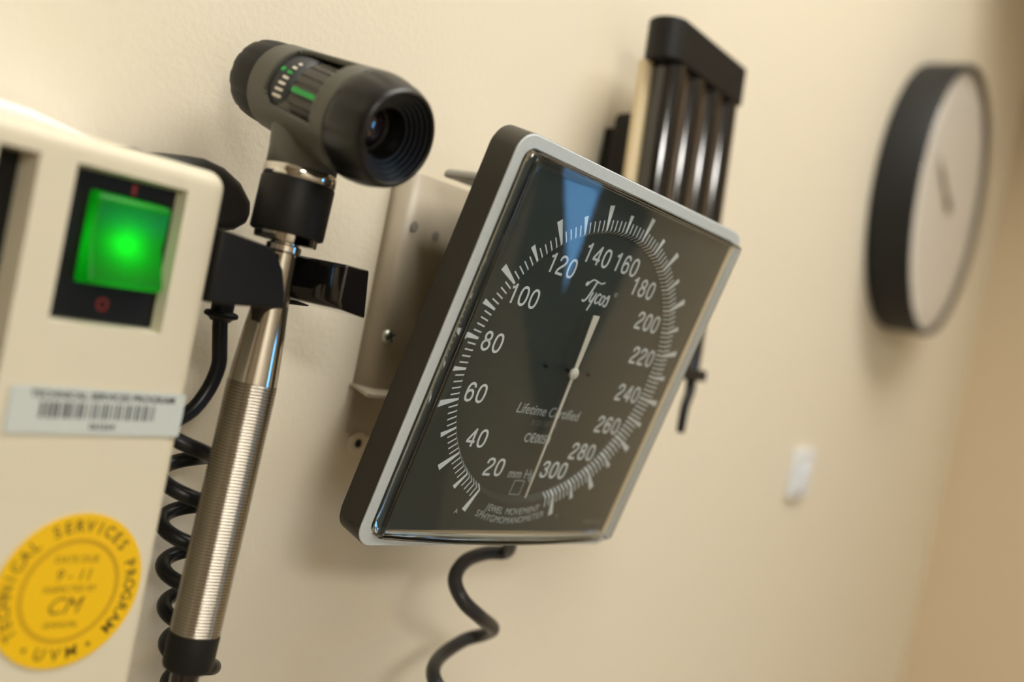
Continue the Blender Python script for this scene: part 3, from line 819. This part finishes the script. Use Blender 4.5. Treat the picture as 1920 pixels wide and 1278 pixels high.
bm = bmesh.new(); lathe(bm, [(0.0056, -0.0018), (0.0056, 0.0002), (0.0050, 0.0006), (0.0024, 0.0005), (0.0023, -0.0004)], 32, T(0.3500, -0.0022, 1.4252) @ FRONT); bp('foot_boss', bm, M['wall'], smooth=40)
bm = bmesh.new(); lathe(bm, [(0.0020, 0.0), (0.0020, 0.0004)], 24, T(0.3500, -0.0026, 1.4252) @ FRONT); bp('screw_hole', bm, M['blackmatte'])
for (x_, z_, rr) in ((0.3425 + 0.0002, 1.5315, 0.0026), (0.3632, 1.5300, 0.0022)):
    bm = bmesh.new(); lathe(bm, [(rr, 0.0), (rr, 0.0003), (rr * 0.75, 0.00032)], 28, T(x_ + (0.0045 if x_ < 0.35 else 0), -0.0131, z_) @ FRONT); bp('rivet_hole', bm, M['bracketend'], smooth=30)
bm = bmesh.new()
lathe(bm, [(0.0034, 0.0), (0.0034, 0.0006), (0.0028, 0.0015), (0.0014, 0.0021), (0.0002, 0.0022)], 32)
bm2 = bm; bm2.transform(T(0.3440, -0.0131, 1.4788) @ FRONT)
sw_ = bp('screw', bm2, M['screw'], smooth=50)
bm = bmesh.new(); add_box(bm, -0.0026, 0.0026, -0.0004, 0.0004, 0.0019, 0.0024); add_box(bm, -0.0004, 0.0004, -0.0026, 0.0026, 0.0019, 0.0024)
bm.transform(T(0.3440, -0.0131, 1.4788) @ FRONT @ RZ(0.5)); bp('screw_slot', bm, M['blackmatte'])
# arm to the back of the case; broad top hood added to shade bracket
bm = bmesh.new(); prism(bm, [(0.3470, 1.5562), (0.3475, 1.5590), (0.3500, 1.5605), (0.432, 1.5605), (0.432, 1.5562)], -0.1000, -0.0240, 'Y')
add_box(bm, 0.402, 0.436, -0.045, -0.0125, 1.47, 1.557); add_box(bm, 0.385, 0.425, -0.082, -0.040, 1.47, 1.53)
bp('tilt_arm', bm, M['bracketend'], bevel=(0.0012, 3), smooth=40)

# coiled hose below the gauge
hp = [(0.4021, -0.0660, 1.4030), (0.4021, -0.0640, 1.3965), (0.4130, -0.0580, 1.3868), (0.4185, -0.0520, 1.3815), (0.4080, -0.0480, 1.3806), (0.3921, -0.048, 1.3778), (0.3786, -0.054, 1.3723), (0.3772, -0.062, 1.3648), (0.3895, -0.065, 1.3562), (0.4129, -0.058, 1.3449), (0.4255, -0.045, 1.3352), (0.4208, -0.037, 1.3300), (0.3983, -0.041, 1.327), (0.3789, -0.052, 1.3265), (0.3735, -0.062, 1.3225), (0.3887, -0.066, 1.3099), (0.4162, -0.058, 1.2933), (0.4313, -0.045, 1.2799), (0.42, -0.037, 1.272), (0.398, -0.041, 1.268), (0.379, -0.052, 1.262)]
bm = bmesh.new(); tube(bm, crom([(a - 0.40, b + 0.06, c - 1.39) for a, b, c in hp], 9), 0.0035, 18)
o = finish('coiled_hose', bm, M['hose'], smooth=180); o.location = (0.40, -0.06, 1.39)
tag(o, 'thick black coiled rubber hose hanging below the square gauge', 'hose')

# ------------------------------------------------------------------ specula dispenser
TILT = math.radians(-4.2)
dm = T(0.535, -0.038, 1.66) @ RX(TILT)
ds = empty('specula_dispenser', 'black capped dispenser of four dark tubes on wall behind gauge', 'dispenser', mtx=dm)
DI = T(-0.535, 0.038, -1.66)
def dp(name, bm, m, smooth=None, bevel=None, parent=ds): return finish(name, bm, m, parent, smooth, bevel, DI)
cap = [(0.5003 + 0.012 * math.cos(math.radians(a)), -0.038 + 0.012 * math.sin(math.radians(a))) for a in range(90, 271, 9)] + [(0.586, -0.050), (0.588, -0.048), (0.588, -0.026)]
bm = bmesh.new(); prism(bm, cap, 1.6590, 1.6832, 'Z'); dp('cap', bm, M['black'], smooth=40, bevel=(0.0012, 3))
bm = bmesh.new(); prism(bm, [(0.4945 + 0.0035 * math.cos(math.radians(a)), -0.0285 + 0.0035 * math.sin(math.radians(a))) for a in range(90, 271, 15)] + [(0.585, -0.032), (0.585, -0.025)], 1.49, 1.6595, 'Z')
dp('back_panel', bm, M['beige2'], smooth=40)['label'] = 'beige back panel'
for x_ in (0.5062, 0.5312, 0.5562, 0.5800):
    bm = bmesh.new(); lathe(bm, [(0.0098, 1.488), (0.0102, 1.50), (0.0104, 1.56), (0.0104, 1.668), (0.0098, 1.672)], 40, T(x_, -0.0385, 0)); dp('specula_tube', bm, M['blackgloss'], smooth=40)
bm = bmesh.new()
for x_ in (0.5187, 0.5437, 0.5681, 0.5880): add_box(bm, x_ - 0.0013, x_ + 0.0013, -0.0445, -0.031, 1.49, 1.6590)
dp('divider', bm, mat('divider_brown', (0.13, 0.095, 0.07), 0.45))
bm = bmesh.new(); prism(bm, rrect(0.096, 0.030, 0.004, 5, 0.538, -0.038), 1.4815, 1.4885, 'Z'); dp('foot', bm, M['black'], smooth=40, bevel=(0.001, 2))
bm = bmesh.new(); tube(bm, crom([(0.572, -0.048, 1.4825), (0.5685, -0.050, 1.474), (0.560, -0.052, 1.464), (0.5565, -0.053, 1.449)], 8), lambda t_: 0.0034 - 0.0009 * t_, 12); dp('release_lever', bm, M['black'], smooth=180)
bm = bmesh.new(); prism(bm, rrect(0.054, 0.14, 0.006, 5, 0.529, 1.563), -0.0255, -0.0085, 'Y'); dp('wall_mount', bm, M['blackmatte'], smooth=40, bevel=(0.002, 3))
bm = bmesh.new(); add_box(bm, 0.512, 0.56, -0.010, 0.0065, 1.5755, 1.6255); dp('mount_plate', bm, M['blackmatte'])

# ------------------------------------------------------------------ wall clock
ck_ = empty('wall_clock', 'round black rimmed wall clock with pale face at the right', 'clock', (1.174, 0, 1.7210))
CF = FRONT
bm = bmesh.new()
lathe(bm, [(0.140, 0.0005), (0.1502, 0.001), (0.1507, 0.006), (0.1504, 0.0425), (0.1494, 0.0455), (0.1478, 0.0462), (0.1462, 0.0455), (0.1452, 0.0430), (0.1449, 0.0360)], 96, CF, cap1=False)
finish('rim', bm, M['clockrim'], ck_, smooth=50)
bm = bmesh.new(); lathe(bm, [(0.1450, 0.036), (0.1450, 0.0385), (0.1, 0.0386)], 96, CF)
for h in range(60):
    a = h * PI / 30; r0, r1, wd = (0.124, 0.138, 0.0028) if h % 5 == 0 else (0.132, 0.138, 0.001)
    c = Vector((math.sin(a), math.cos(a), 0)); s = Vector((math.cos(a), -math.sin(a), 0))
    f = bm.faces.new([bm.verts.new(CF @ (c * r + s * q + Vector((0, 0, 0.0388)))) for r, q in ((r0, -wd / 2), (r0, wd / 2), (r1, wd / 2), (r1, -wd / 2))]); f.material_index = 1
finish('face', bm, [M['clockface'], M['clockmark']], ck_, smooth=30)
def hand(name, a, l, wd, z_):
    bm = bmesh.new(); prism(bm, [(-wd * 0.6, -0.018), (wd * 0.6, -0.018), (wd / 2, l * 0.7), (0, l), (-wd / 2, l * 0.7)], z_, z_ + 0.001)
    bm.transform(CF @ RZ(math.radians(-a))); finish(name, bm, M['clockhand'], ck_)
hand('hour_hand', -62, 0.062, 0.006, 0.0393); hand('minute_hand', -66, 0.085, 0.0045, 0.0408)
bm = bmesh.new(); lathe(bm, [(0.0065, 0.0388), (0.0065, 0.0425), (0.004, 0.0432)], 24, CF); finish('hub', bm, M['clockhand'], ck_, smooth=40)
bm = bmesh.new()
lathe(bm, [(0.1380 + 0.0070 * math.cos(t_ * PI / 18), 0.0430 + 0.0060 * math.sin(t_ * PI / 18)) for t_ in range(9)] + [(0.13, 0.0491), (0.06, 0.0497), (0.002, 0.0498)], 96, CF, cap0=False)
finish('glass', bm, M['clockglass'], ck_, smooth=60)

# ------------------------------------------------------------------ small white switch
sw = empty('light_switch', 'small white switch plate on the wall below the clock', 'switch', (0.9875, 0, 1.4030))
bm = bmesh.new(); prism(bm, rrect(0.050, 0.048, 0.003, 5), 0.0003, 0.0058); bm.transform(FRONT)
finish('plate', bm, M['white'], sw, smooth=40, bevel=(0.0015, 3))
bm = bmesh.new(); prism(bm, rrect(0.013, 0.024, 0.001, 3), 0.0055, 0.0105); bm.transform(FRONT @ T(0, -0.003, 0) @ RX(0.12))
finish('toggle', bm, M['white'], sw, smooth=40, bevel=(0.001, 2))
